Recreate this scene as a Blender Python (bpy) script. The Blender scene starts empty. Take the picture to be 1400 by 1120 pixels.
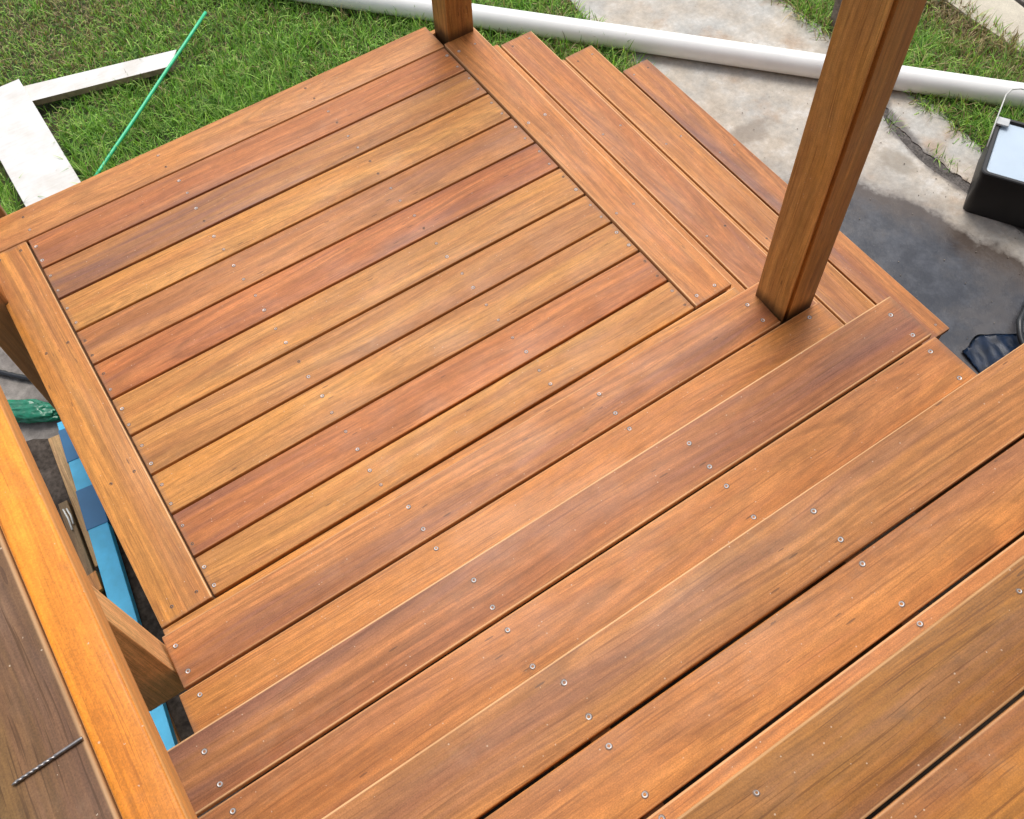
import bpy, bmesh, math, random
import numpy as np
from mathutils import Vector, Matrix

# ------------------------------------------------------------------ camera, sky, sun, exposure
S = bpy.context.scene
COL = S.collection
cam = bpy.data.objects.new('camera', bpy.data.cameras.new('camera'))
COL.objects.link(cam)
cam.location = (0.23802, -1.16463, 2.33267)
cam.rotation_euler = (0.53502, 0.0370, -0.58528)
cam.data.sensor_fit = 'HORIZONTAL'
cam.data.sensor_width = 36.0
cam.data.lens = 36.0 * 1318.6 / 1400.0
cam.data.clip_start = 0.02
cam.data.clip_end = 1000
S.camera = cam

SUN_EL, SUN_AZ = 62.0, 32.0          # azimuth from +Y towards +X
w = bpy.data.worlds.new('World'); S.world = w; w.use_nodes = True
sky = w.node_tree.nodes.new('ShaderNodeTexSky')
sky.sky_type = 'NISHITA'; sky.sun_disc = False
sky.sun_elevation = math.radians(SUN_EL); sky.sun_rotation = math.radians(SUN_AZ)
sky.air_density = 1.0; sky.dust_density = 3.0; sky.ozone_density = 1.0
bg = w.node_tree.nodes['Background']
hs = w.node_tree.nodes.new('ShaderNodeHueSaturation'); hs.inputs['Saturation'].default_value = 0.42   # thin cloud whitens the sky
w.node_tree.links.new(sky.outputs[0], hs.inputs['Color']); w.node_tree.links.new(hs.outputs[0], bg.inputs[0]); bg.inputs[1].default_value = 0.15
sl = bpy.data.lights.new('sun', 'SUN'); sl.energy = 1.4; sl.angle = math.radians(28); sl.color = (1.0, 0.95, 0.88)
sun = bpy.data.objects.new('sun', sl); COL.objects.link(sun)
e, a = math.radians(SUN_EL), math.radians(SUN_AZ)
sd = Vector((math.sin(a)*math.cos(e), math.cos(a)*math.cos(e), math.sin(e)))
sun.rotation_euler = sd.to_track_quat('Z', 'Y').to_euler()
sun.location = sd*20
S.view_settings.view_transform = 'Standard'; S.view_settings.look = 'None'
S.view_settings.gamma = 1; S.view_settings.use_curve_mapping = False
S.view_settings.exposure = 0.45

# ------------------------------------------------------------------ helpers
rnd = random.Random(7)
H = 0.2307                     # rise of one step
GZ = -0.92                     # top of the concrete path
SZ = -0.95                     # soil level

def link(o, parent=None):
    COL.objects.link(o)
    if parent is not None: o.parent = parent
    return o

def tag(o, label=None, cat=None, group=None, kind=None):
    if label: o['label'] = label
    if cat: o['category'] = cat
    if group: o['group'] = group
    if kind: o['kind'] = kind
    return o

def thing(name, loc, label, cat, group=None, rz=0.0):
    o = bpy.data.objects.new(name, None); o.empty_display_size = 0.1
    o.location = loc; o.rotation_euler = (0, 0, rz)
    link(o); tag(o, label, cat, group)
    bpy.context.view_layer.update()
    return o

def mesh_obj(name, bm, mat, parent=None, loc=(0,0,0), rz=0.0, smooth=False):
    me = bpy.data.meshes.new(name)
    bm.normal_update(); bm.to_mesh(me); bm.free()
    for m in (mat if isinstance(mat, (list, tuple)) else [mat]): me.materials.append(m)
    if smooth:
        for p in me.polygons: p.use_smooth = True
    o = bpy.data.objects.new(name, me)
    o.location = loc; o.rotation_euler = (0, 0, rz)
    return link(o, parent)

def prism(bm, pts, z0, z1, bevel=0.0, seg=2):
    """extrude a CCW polygon from z0 to z1, optional bevel of the edges"""
    b = [bm.verts.new((x, y, z0)) for x, y in pts]
    t = [bm.verts.new((x, y, z1)) for x, y in pts]
    n = len(pts); fs = []
    fs.append(bm.faces.new(list(reversed(b)))); fs.append(bm.faces.new(t))
    for i in range(n):
        fs.append(bm.faces.new((b[i], b[(i+1) % n], t[(i+1) % n], t[i])))
    if bevel > 0:
        ed = set()
        for f in fs: ed |= set(f.edges)
        bmesh.ops.bevel(bm, geom=list(ed), offset=bevel, segments=seg, profile=0.6, affect='EDGES', clamp_overlap=True)
    return bm

def box(x0, x1, y0, y1, z0, z1, bevel=0.0, seg=2, bm=None):
    bm = bm or bmesh.new()
    return prism(bm, [(x0, y0), (x1, y0), (x1, y1), (x0, y1)], z0, z1, bevel, seg)

# ------------------------------------------------------------------ node helpers
class NT:
    def __init__(s, name):
        s.m = bpy.data.materials.new(name); s.m.use_nodes = True
        s.t = s.m.node_tree; s.t.nodes.clear()
        s.out = s.t.nodes.new('ShaderNodeOutputMaterial')
        s.b = s.t.nodes.new('ShaderNodeBsdfPrincipled')
        s.t.links.new(s.b.outputs[0], s.out.inputs[0])
    def n(s, ty, **kw):
        nd = s.t.nodes.new('ShaderNode' + ty)
        for k, v in kw.items(): setattr(nd, k, v)
        return nd
    def L(s, a, b): s.t.links.new(a, b)
    def setin(s, sock, v):
        if hasattr(v, 'is_output') or isinstance(v, bpy.types.NodeSocket): s.L(v, sock)
        else: sock.default_value = v
    def math(s, op, a, b=None, c=None, clamp=False):
        nd = s.n('Math', operation=op); nd.use_clamp = clamp
        s.setin(nd.inputs[0], a)
        if b is not None: s.setin(nd.inputs[1], b)
        if c is not None: s.setin(nd.inputs[2], c)
        return nd.outputs[0]
    def vmath(s, op, a, b=None):
        nd = s.n('VectorMath', operation=op); s.setin(nd.inputs[0], a)
        if b is not None: s.setin(nd.inputs[1], b)
        return nd.outputs[0]
    def noise(s, vec, scale=1.0, detail=2.0, rough=0.5, w=None, dist=0.0, out=0):
        nd = s.n('TexNoise')
        if w is not None:
            nd.noise_dimensions = '4D'; s.setin(nd.inputs['W'], w)
        if vec is not None: s.L(vec, nd.inputs['Vector'])
        s.setin(nd.inputs['Scale'], scale); nd.inputs['Detail'].default_value = detail
        nd.inputs['Roughness'].default_value = rough; nd.inputs['Distortion'].default_value = dist
        return nd.outputs[out]
    def remap(s, v, a, b, c=0.0, d=1.0, smooth=True):
        nd = s.n('MapRange'); nd.interpolation_type = 'SMOOTHSTEP' if smooth else 'LINEAR'
        s.setin(nd.inputs[0], v); s.setin(nd.inputs[1], a); s.setin(nd.inputs[2], b)
        s.setin(nd.inputs[3], c); s.setin(nd.inputs[4], d)
        return nd.outputs[0]
    def mix(s, f, a, b, mode='MIX'):
        nd = s.n('Mix', data_type='RGBA', blend_type=mode)
        s.setin(nd.inputs[0], f); s.setin(nd.inputs[6], a); s.setin(nd.inputs[7], b)
        return nd.outputs[2]
    def attr(s, name, ty='OBJECT'):
        nd = s.n('Attribute', attribute_type=ty); nd.attribute_name = name
        return nd
    def bump(s, h, strength=0.3, dist=0.001):
        nd = s.n('Bump'); nd.inputs['Strength'].default_value = strength
        nd.inputs['Distance'].default_value = dist; s.L(h, nd.inputs['Height'])
        s.L(nd.outputs[0], s.b.inputs['Normal'])
    def col(s, v): s.setin(s.b.inputs['Base Color'], v)
    def rough(s, v): s.setin(s.b.inputs['Roughness'], v)

def C4(r, g, b): return (r, g, b, 1.0)
def srgb(r, g, b):
    f = lambda c: (c/255/12.92) if c/255 <= .04045 else ((c/255+.055)/1.055)**2.4
    return (f(r), f(g), f(b), 1.0)

# ------------------------------------------------------------------ wood material (per-board tone, seed, streak, wear (rubbed arris plus painted highlight), age as object properties)
def wood_material():
    T = NT('oiled_hardwood')
    tc = T.n('TexCoord'); P = tc.outputs['Object']; G = tc.outputs['Generated']
    seed = T.attr('seed').outputs['Fac']; streak = T.attr('streak').outputs['Fac']
    wear = T.attr('wear').outputs['Fac']; age = T.attr('age').outputs['Fac']; tilt = T.attr('tilt').outputs['Fac']  # wear: worn arris plus painted edge highlight
    tone = T.n('ObjectInfo').outputs['Color']
    sep = T.n('SeparateXYZ'); T.L(P, sep.inputs[0]); X, Y, Z = sep.outputs
    def stretched(fx, fy, fz=None):
        return T.vmath('MULTIPLY', P, (fx, fy, fz if fz else fy))
    # slow wander of the grain across the board
    wander = T.noise(stretched(1.3, 3.0), 1.0, 2, .5, w=seed)
    wv = T.math('MULTIPLY', T.math('SUBTRACT', wander, 0.5), 0.055)
    y2 = T.math('ADD', Y, wv)
    # growth rings cut at a slant: arches and long lines
    ry = T.math('ADD', y2, T.math('MULTIPLY', T.math('SUBTRACT', T.math('FRACT', T.math('MULTIPLY', seed, 7.31)), .5), 0.10))
    rz = T.math('ADD', T.math('ADD', Z, T.math('MULTIPLY', X, tilt)), T.math('ADD', 0.03, T.math('MULTIPLY', T.math('FRACT', T.math('MULTIPLY', seed, 3.77)), 0.07)))
    rad = T.math('SQRT', T.math('ADD', T.math('MULTIPLY', ry, ry), T.math('MULTIPLY', rz, rz)))
    rn = T.n('TexNoise'); rn.noise_dimensions = '1D'
    T.L(T.math('ADD', T.math('MULTIPLY', rad, 105.0), T.math('MULTIPLY', seed, 13.0)), rn.inputs['W'])
    rn.inputs['Scale'].default_value = 1.0; rn.inputs['Detail'].default_value = 3.0; rn.inputs['Roughness'].default_value = .6
    ring = rn.outputs[0]
    cb = T.n('CombineXYZ'); T.L(X, cb.inputs[0]); T.L(y2, cb.inputs[1]); T.L(Z, cb.inputs[2]); PW = cb.outputs[0]
    def st(fx, fy, d, w, r=.55):
        return T.noise(T.vmath('MULTIPLY', PW, (fx, fy, fy)), 1.0, d, r, w=w)
    broad = st(1.0, 22, 3, seed)
    med = st(3.0, 80, 4, T.math('ADD', seed, 3.1), .6)
    fine = st(11, 300, 3, T.math('ADD', seed, 7.7), .6)
    blot = T.noise(stretched(2.2, 7.0), 1.0, 4, .6, w=T.math('ADD', seed, 11.0))
    cloud = T.noise(stretched(5.0, 9.0), 1.0, 3, .6, w=T.math('ADD', seed, 17.0))
    speck = T.noise(P, 420.0, 3, .65)
    mott = T.noise(stretched(38.0, 75.0), 1.0, 4, .65, w=T.math('ADD', seed, 41.0))
    # tones
    lighter = T.mix(1.0, tone, C4(1.16, 1.18, 1.14), 'MULTIPLY')
    redder = T.mix(1.0, tone, C4(0.86, 0.76, 0.76), 'MULTIPLY')
    c = T.mix(T.remap(broad, .30, .70), redder, lighter)
    amber = T.mix(1.0, tone, C4(1.14, 1.02, 0.66), 'MULTIPLY')
    c = T.mix(T.math('MULTIPLY', T.remap(blot, .50, .72), .65), c, amber)
    greyed = T.mix(0.55, tone, C4(.25, .18, .14))
    c = T.mix(T.math('MULTIPLY', T.remap(cloud, .55, .78), T.math('ADD', .16, T.math('MULTIPLY', age, .4))), c, greyed)
    # ring lines
    rl = T.remap(ring, .36, .64, .74, 1.14)
    rc = T.n('CombineXYZ'); [T.L(rl, rc.inputs[i]) for i in range(3)]
    c = T.mix(T.remap(blot, .3, .65, .85, .30), c, rc.outputs[0], 'MULTIPLY')
    # purple-brown heartwood streaks
    sraw = T.math('ADD', T.math('MULTIPLY', st(.75, 13, 3, T.math('ADD', seed, 23.0)), .72), T.math('MULTIPLY', med, .28))
    sm = T.math('MULTIPLY', T.remap(sraw, .46, .63), T.math('MULTIPLY', streak, 1.0), clamp=True)
    c = T.mix(sm, c, C4(.155, .070, .066))
    # medium + fine grain
    for v, lo, hi, fac in ((med, .76, 1.20, 1.0), (fine, .80, 1.17, 1.0), (speck, .76, 1.20, 1.0), (mott, .86, 1.12, 1.0)):
        r = T.remap(v, .28, .72, lo, hi, False)
        rc = T.n('CombineXYZ'); [T.L(r, rc.inputs[i]) for i in range(3)]
        c = T.mix(fac, c, rc.outputs[0], 'MULTIPLY')
    pore = T.remap(st(8, 340, 2, T.math('ADD', seed, 53.0), .5), .57, .66)
    c = T.mix(T.math('MULTIPLY', pore, T.math('ADD', .42, T.math('MULTIPLY', age, .25))), c, T.mix(1.0, tone, C4(.34, .26, .22), 'MULTIPLY'))
    # sawdust, scuffs and foot dust
    WP = T.n('NewGeometry').outputs['Position']
    dn = T.noise(WP, 3.1, 5, .65); dn2 = T.noise(WP, 26.0, 4, .7)
    dust = T.math('MULTIPLY', T.remap(dn, .48, .72), T.remap(dn2, .42, .66))
    c = T.mix(T.math('MULTIPLY', dust, .10), c, C4(.50, .36, .24))
    scuff = T.math('MULTIPLY', T.remap(T.noise(WP, 7.0, 5, .7, w=4.0), .60, .70), T.remap(dn2, .40, .62))
    c = T.mix(T.math('MULTIPLY', scuff, .30), c, C4(.12, .070, .040))
    v2 = T.n('TexVoronoi'); T.L(WP, v2.inputs['Vector']); v2.inputs['Scale'].default_value = 62.0
    sdm = T.math('MULTIPLY', T.math('LESS_THAN', v2.outputs['Distance'], .085), T.math('GREATER_THAN', dn2, .53))
    c = T.mix(T.math('MULTIPLY', sdm, .6), c, C4(.62, .50, .36))
    # small dark flecks (gum pockets, dents)
    vor = T.n('TexVoronoi'); T.L(T.vmath('MULTIPLY', PW, (9, 55, 55)), vor.inputs['Vector']); vor.inputs['Scale'].default_value = 1.0
    fl = T.math('MULTIPLY', T.math('LESS_THAN', vor.outputs['Distance'], T.math('ADD', .10, T.attr('fleck').outputs['Fac'])), T.math('GREATER_THAN', T.noise(stretched(3, 6), 1.0, 1, .5, w=T.math('ADD', seed, 31.0)), .56))
    c = T.mix(T.math('MULTIPLY', fl, .55), c, C4(.05, .022, .012))
    # worn arris (oil rubbed thin) and painted edge highlight along the long edges
    gs = T.n('SeparateXYZ'); T.L(G, gs.inputs[0])
    de = T.math('MINIMUM', gs.outputs[1], T.math('SUBTRACT', 1.0, gs.outputs[1]))
    en = T.math('MULTIPLY', T.remap(de, .018, .036, 1.0, 0.0), T.remap(med, .25, .5, .55, 1.0))
    c = T.mix(T.math('MULTIPLY', en, wear), c, C4(.80, .47, .22))
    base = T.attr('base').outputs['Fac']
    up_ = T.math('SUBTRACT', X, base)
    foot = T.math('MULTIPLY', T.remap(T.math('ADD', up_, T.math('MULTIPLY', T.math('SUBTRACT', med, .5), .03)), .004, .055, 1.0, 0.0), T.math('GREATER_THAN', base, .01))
    c = T.mix(T.math('MULTIPLY', foot, .8), c, C4(.045, .022, .010))  # oil stain and thin shadow ring at the post foot, painted into the colour
    # grey raised end grain near the cut ends
    dx = T.math('MINIMUM', gs.outputs[0], T.math('SUBTRACT', 1.0, gs.outputs[0]))
    ee = T.math('MULTIPLY', T.remap(T.math('ADD', dx, T.math('MULTIPLY', T.math('SUBTRACT', med, .5), .012)), .0, .011, 1.0, 0.0), .45)
    c = T.mix(ee, c, C4(.24, .13, .075))
    T.col(c)
    T.rough(T.math('ADD', T.remap(cloud, .3, .7, .40, .56), T.math('MULTIPLY', age, .12)))
    T.b.inputs['IOR'].default_value = 1.46; T.b.inputs['Specular IOR Level'].default_value = .36
    hgt = T.math('ADD', T.math('MULTIPLY', med, .8), T.math('ADD', T.math('MULTIPLY', fine, .6), T.math('MULTIPLY', ring, .5)))
    T.bump(hgt, .35, .0006)
    return T.m

def stone_like(name, base, dark, rough=.85, scale=6.0, spots=.3, bump=.4, grain=180.0):
    T = NT(name); P = T.n('TexCoord').outputs['Object']
    n1 = T.noise(P, scale, 5, .6); n2 = T.noise(P, scale*7, 4, .6); n3 = T.noise(P, grain, 2, .6)
    c = T.mix(T.remap(n1, .35, .7), base, dark)
    r = T.remap(n2, .3, .7, 1-spots, 1+spots*.6, False)
    rc = T.n('CombineXYZ'); [T.L(r, rc.inputs[i]) for i in range(3)]
    c = T.mix(1.0, c, rc.outputs[0], 'MULTIPLY')
    r = T.remap(n3, .3, .7, .88, 1.1, False)
    rc = T.n('CombineXYZ'); [T.L(r, rc.inputs[i]) for i in range(3)]
    c = T.mix(1.0, c, rc.outputs[0], 'MULTIPLY')
    T.col(c); T.rough(rough); T.b.inputs['Specular IOR Level'].default_value = .2; T.bump(T.math('ADD', n2, T.math('MULTIPLY', n3, .4)), bump, .003)
    return T.m

def plain(name, col, rough=.5, var=.12, scale=20.0, bump=0.0, spec=.5):
    T = NT(name); P = T.n('TexCoord').outputs['Object']
    n1 = T.noise(P, scale, 4, .6)
    r = T.remap(n1, .3, .7, 1-var, 1+var, False)
    rc = T.n('CombineXYZ'); [T.L(r, rc.inputs[i]) for i in range(3)]
    T.col(T.mix(1.0, C4(*col), rc.outputs[0], 'MULTIPLY')); T.rough(rough)
    T.b.inputs['Specular IOR Level'].default_value = spec
    if bump: T.bump(n1, bump, .002)
    return T.m

WOOD = wood_material()

def concrete_path_material():
    T = NT('stained_concrete'); P = T.n('NewGeometry').outputs['Position']
    sp = T.n('SeparateXYZ'); T.L(P, sp.inputs[0]); x, y = sp.outputs[0], sp.outputs[1]
    n1 = T.noise(P, 2.6, 5, .62); n2 = T.noise(P, 9, 5, .65); n3 = T.noise(P, 45, 4, .6); n4 = T.noise(P, 260, 2, .6)
    c = T.mix(T.remap(n1, .38, .66), C4(.47, .455, .42), C4(.49, .425, .345))
    c = T.mix(T.math('MULTIPLY', T.remap(T.noise(P, 4.3, 4, .6, w=3.0), .52, .70), .7), c, C4(.43, .30, .20))
    c = T.mix(T.math('MULTIPLY', T.remap(n2, .52, .74), .5), c, C4(.56, .55, .53))
    for v, lo, hi in ((n2, .80, 1.14), (n3, .86, 1.10), (n4, .90, 1.08)):
        r = T.remap(v, .3, .7, lo, hi, False)
        rc = T.n('CombineXYZ'); [T.L(r, rc.inputs[i]) for i in range(3)]
        c = T.mix(1.0, c, rc.outputs[0], 'MULTIPLY')
    # wet patch
    def ell(cx, cy, rx, ry, amp=.55, f=3.5, s=0.0):
        dx = T.math('DIVIDE', T.math('SUBTRACT', x, cx), rx); dy = T.math('DIVIDE', T.math('SUBTRACT', y, cy), ry)
        d = T.math('SQRT', T.math('ADD', T.math('MULTIPLY', dx, dx), T.math('MULTIPLY', dy, dy)))
        nz = T.math('MULTIPLY', T.math('SUBTRACT', T.noise(P, f, 5, .62, w=s), .5), amp)
        return T.math('ADD', d, nz)
    dW = ell(2.60, -.42, .80, 1.38, .40, 2.6)
    dW = T.math('ADD', dW, T.math('MULTIPLY', T.math('SUBTRACT', n3, .5), .05))
    wet = T.remap(dW, .93, 1.02, 1.0, 0.0)
    ring = T.math('MULTIPLY', T.remap(dW, 1.0, 1.16, 1.0, 0.0), .35)
    c = T.mix(ring, c, C4(.24, .215, .19))
    d2 = ell(2.95, 1.13, .15, .07, 1.5, 16.0, 5.0)
    c = T.mix(T.remap(d2, .5, 1.2, .55, 0.0), c, C4(.20, .16, .125))
    d3 = ell(3.36, .60, .06, .10, .8, 9.0, 8.0)
    c = T.mix(T.remap(d3, .7, 1.2, .6, 0.0), c, C4(.25, .21, .16))
    yq = T.math('SUBTRACT', y, .5)
    kf = T.math('MULTIPLY_ADD', T.math('GREATER_THAN', yq, 0.0), .39, .16)
    xj = T.math('MULTIPLY_ADD', T.math('MULTIPLY', yq, yq), kf, 3.480)
    dj = T.math('ADD', T.math('ABSOLUTE', T.math('SUBTRACT', x, xj)), T.math('MULTIPLY', T.math('SUBTRACT', n2, .5), .09))
    st_ = T.math('MULTIPLY', T.remap(dj, .020, .055, .85, 0.0), T.remap(y, .92, 1.02, 1.0, 0.0))
    c = T.mix(st_, c, C4(.125, .112, .105))
    wc = T.mix(T.remap(n2, .40, .66), C4(.018, .022, .032), C4(.050, .056, .070))
    wc = T.mix(T.math('MULTIPLY', T.remap(n1, .5, .7), .5), wc, C4(.075, .060, .050))
    wc = T.mix(T.math('MULTIPLY', T.remap(dW, .78, .92), .75), wc, C4(.085, .060, .042))
    c = T.mix(wet, c, wc)
    T.col(c)
    T.rough(T.mix(wet, C4(.85, .85, .85), T.mix(T.remap(n1, .35, .7), C4(.12, .12, .12), C4(.30, .30, .30))))
    T.bump(T.math('ADD', T.math('MULTIPLY', n3, .6), T.math('MULTIPLY', n4, .3)), .35, .003)
    return T.m

CONC = concrete_path_material()
PADC = stone_like('pad_concrete', C4(.30, .275, .25), C4(.20, .18, .165), .9, 4, .3)
CREAM = stone_like('cream_concrete', C4(.60, .55, .44), C4(.52, .47, .38), .9, 3, .12, .25)
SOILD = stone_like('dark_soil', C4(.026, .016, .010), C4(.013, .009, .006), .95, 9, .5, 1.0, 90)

def ground_material():
    T = NT('lawn_soil'); P = T.n('NewGeometry').outputs['Position']
    n1 = T.noise(P, 1.4, 5, .6); n2 = T.noise(P, 30, 4, .65)
    c = T.mix(T.remap(n1, .4, .65), C4(.050, .070, .022), C4(.10, .085, .045))
    r = T.remap(n2, .3, .7, .6, 1.35, False)
    rc = T.n('CombineXYZ'); [T.L(r, rc.inputs[i]) for i in range(3)]
    T.col(T.mix(1.0, c, rc.outputs[0], 'MULTIPLY')); T.rough(.95); T.bump(n2, .9, .01)
    return T.m

def grass_material():
    T = NT('grass_blades'); c = T.attr('Col', 'GEOMETRY').outputs['Color']
    T.col(c); T.rough(.55); T.b.inputs['Specular IOR Level'].default_value = .3
    tr = T.n('BsdfTranslucent'); T.L(T.mix(1.0, c, C4(1.1, 1.2, .6), 'MULTIPLY'), tr.inputs[0])
    mx = T.n('MixShader'); mx.inputs[0].default_value = .28
    T.L(T.b.outputs[0], mx.inputs[1]); T.L(tr.outputs[0], mx.inputs[2]); T.L(mx.outputs[0], T.out.inputs[0])
    return T.m

# ------------------------------------------------------------------ ground, slabs, path
bm = bmesh.new()
q = 200.0
vs = [bm.verts.new(p) for p in ((-q, -q, SZ), (q, -q, SZ), (q, q, SZ), (-q, q, SZ))]
bm.faces.new(vs)
tag(mesh_obj('ground', bm, ground_material()), 'brown soil of the yard under the lawn and deck', kind='structure')

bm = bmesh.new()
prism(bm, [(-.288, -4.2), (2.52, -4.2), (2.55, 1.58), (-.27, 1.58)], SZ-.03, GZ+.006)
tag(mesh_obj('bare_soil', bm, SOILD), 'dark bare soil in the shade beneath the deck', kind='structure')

def ragged(pts, step=.05, amp=.006, seed=1):
    """subdivide a closed polygon and roughen it"""
    r = random.Random(seed); out = []
    for i in range(len(pts)):
        p, q_ = Vector(pts[i]), Vector(pts[(i+1) % len(pts)])
        n = max(1, int((q_-p).length/step)); nn = (q_-p).normalized().orthogonal()
        for k in range(n):
            v = p.lerp(q_, k/n)
            if k: v = v + nn*r.uniform(-amp, amp)
            out.append((v.x, v.y))
    return out

bm = bmesh.new()
prism(bm, ragged([(2.50, -1.6), (3.505, -1.6), (3.500, -.05), (3.470, .30), (3.452, .56), (3.495, .80), (3.60, .975), (3.735, 1.02),
                  (3.735, 1.40), (3.70, 1.78), (3.66, 4.2), (2.86, 4.2), (2.83, 2.4), (2.79, 2.2), (2.775, 1.85), (2.50, 1.72)], .05, .007, 3), GZ-.12, GZ, .002, 1)
tag(mesh_obj('path', bm, CONC), 'stained grey concrete path beside the deck steps, wet near the steps', kind='structure')
bm = bmesh.new()
prism(bm, ragged([(3.555, -1.6), (3.70, -1.6), (3.70, .36), (3.735, .52), (3.765, .80), (3.75, 1.0), (3.62, .965), (3.525, .81), (3.500, .56), (3.522, .30), (3.550, -.05)], .018, .012, 5), GZ-.12, GZ+.003, .002, 1)
tag(mesh_obj('path_border', bm, CONC), 'narrow broken concrete strip along the path edge', kind='structure')
bm = box(3.44, 3.80, -1.6, 1.06, SZ-.03, GZ-.002)
tag(mesh_obj('joint_soil', bm, stone_like('joint_dirt', C4(.150, .135, .125), C4(.085, .075, .068), .85, 14, .5, .6, 90)), 'dark dirt filling the crack beside the path', kind='structure')
bm = bmesh.new()
prism(bm, ragged([(4.36, -1.2), (4.60, -1.2), (4.605, .9), (4.63, 1.1), (4.64, 4.0), (4.37, 4.0), (4.355, 1.0)], .10, .004, 8), GZ-.12, GZ+.012, .006, 2)
tag(mesh_obj('kerb', bm, CREAM), 'pale cream concrete kerb beyond the grass strip', kind='structure')
bm = box(4.645, 7.5, -1.2, 4.0, GZ-.12, GZ+.02, .004, 1)
tag(mesh_obj('pavement', bm, PADC), 'grey pavement beyond the cream kerb', kind='structure')
bm = bmesh.new()
prism(bm, ragged([(-1.9, .2), (-.290, .2), (-.280, 1.90), (-.34, 2.02), (-1.9, 2.05)], .06, .008, 9), GZ-.12, GZ, .004, 1)
tag(mesh_obj('concrete_pad', bm, PADC), 'dusty grey concrete pad left of the deck', kind='structure')

# ------------------------------------------------------------------ boards
def set_wood(o, tone, streak=.3, wear=.25, age=0.0, tilt=None, seed=None, own=None, fleck=0.0):  # wear: strength of worn arris and painted edge highlight
    o['fleck'] = float(fleck)
    mean = srgb(196, 134, 80); kk = own if own is not None else (.54 if age < .5 else .85)
    kd = (.96, .935, .70)
    o.color = tuple((tone[i]*kk+mean[i]*(1-kk))*kd[i] for i in range(3))+(1.0,)
    o['seed'] = float(rnd.uniform(0, 50) if seed is None else seed)
    o['streak'] = float(streak); o['wear'] = float(wear); o['age'] = float(age)
    o['base'] = 0.0
    o['tilt'] = float(rnd.choice((-1, 1))*rnd.uniform(.02, .085) if tilt is None else tilt)

def board(name, quad, ztop, thick, parent, tone, along='x', bevel=.0032, **kw):
    """quad: four world xy corners, CCW from (min,min). Local x runs along the board."""
    cx = sum(p[0] for p in quad)/4; cy = sum(p[1] for p in quad)/4
    pl = parent.location if parent else Vector((0, 0, 0))
    if along == 'x':
        pts = [(p[0]-cx, p[1]-cy) for p in quad]; rz = 0.0
    else:      # local x = world y, local y = -world x
        pts = [((p[1]-cy), -(p[0]-cx)) for p in quad]; rz = math.pi/2
    bm = bmesh.new()
    prism(bm, pts, -thick/2, thick/2, bevel, 3)
    o = mesh_obj(name, bm, WOOD, parent, (cx-pl.x, cy-pl.y, ztop-thick/2-pl.z), rz, smooth=False)
    for p in o.data.polygons: p.use_smooth = True
    o.data.set_sharp_from_angle(angle=math.radians(50))
    set_wood(o, tone, **kw)
    o['_rz'] = rz
    return o

def rect(x0, x1, y0, y1): return [(x0, y0), (x1, y0), (x1, y1), (x0, y1)]

# tones (linear base colours of the individual boards)
def tn(r, g, b, k=1.0):
    c = srgb(r, g, b); return (c[0]*k, c[1]*k, c[2]*k, 1.0)
TAN = tn(196, 136, 78); YEL = tn(200, 142, 78); RED = tn(176, 96, 60); PNK = tn(186, 116, 74)
BRN = tn(170, 112, 72); ORG = tn(190, 116, 58); PUR = tn(158, 98, 68); OLD = tn(136, 90, 48); AMB = tn(196, 126, 52)

# ---- screws
SCM = plain('galvanised_screw', (.52, .51, .50), .45, .2, 400, 0, .6); SCM.node_tree.nodes['Principled BSDF'].inputs['Metallic'].default_value = .4
SCD = plain('screw_socket', (.02, .016, .014), .7)
SCR = plain('oil_ring', (.16, .085, .045), .5)
def screw_mesh(R=.0046, ring=.0064, inner=.0026, dark=False):
    bm = bmesh.new(); N = 12
    def circ(r, z): return [bm.verts.new((r*math.cos(2*math.pi*i/N), r*math.sin(2*math.pi*i/N), z)) for i in range(N)]
    a = circ(ring, .0001); b = circ(R, .0004); c = circ(R*.92, .0009); d = circ(inner, .0003); e_ = circ(inner*.9, -.0022)
    def band(u, v, mi):
        for i in range(N):
            f = bm.faces.new((u[i], u[(i+1) % N], v[(i+1) % N], v[i])); f.material_index = mi
    band(a, b, 2); band(b, c, 1 if dark else 0); band(c, d, 1 if dark else 0); band(d, e_, 1)
    f = bm.faces.new(e_); f.material_index = 1
    me = bpy.data.meshes.new('screw'); bm.normal_update(); bm.to_mesh(me); bm.free()
    for m in (SCM, SCD, SCR): me.materials.append(m)
    return me
SC_BRIGHT = screw_mesh(.0050, .0068, .0028); SC_SMALL = screw_mesh(.0036, .0056, .0021); SC_DARK = screw_mesh(.0030, .0052, .0018, True)
def screw(bd, x, y, kind='b'):
    """put a screw head at world (x, y) on top of board bd"""
    p = bd.parent.location + bd.location if bd.parent else bd.location
    dx, dy = x-p.x, y-p.y; rz = bd['_rz']
    lx = dx*math.cos(-rz)-dy*math.sin(-rz); ly = dx*math.sin(-rz)+dy*math.cos(-rz)
    zt = max(v.co.z for v in bd.data.vertices)
    o = bpy.data.objects.new('screw', {'b': SC_BRIGHT, 's': SC_SMALL, 'd': SC_DARK}[kind])
    o.location = (lx, ly, zt); o.rotation_euler = (rnd.uniform(-.10, .10), rnd.uniform(-.10, .10), rnd.uniform(0, 6.28))
    link(o, bd)

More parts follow.
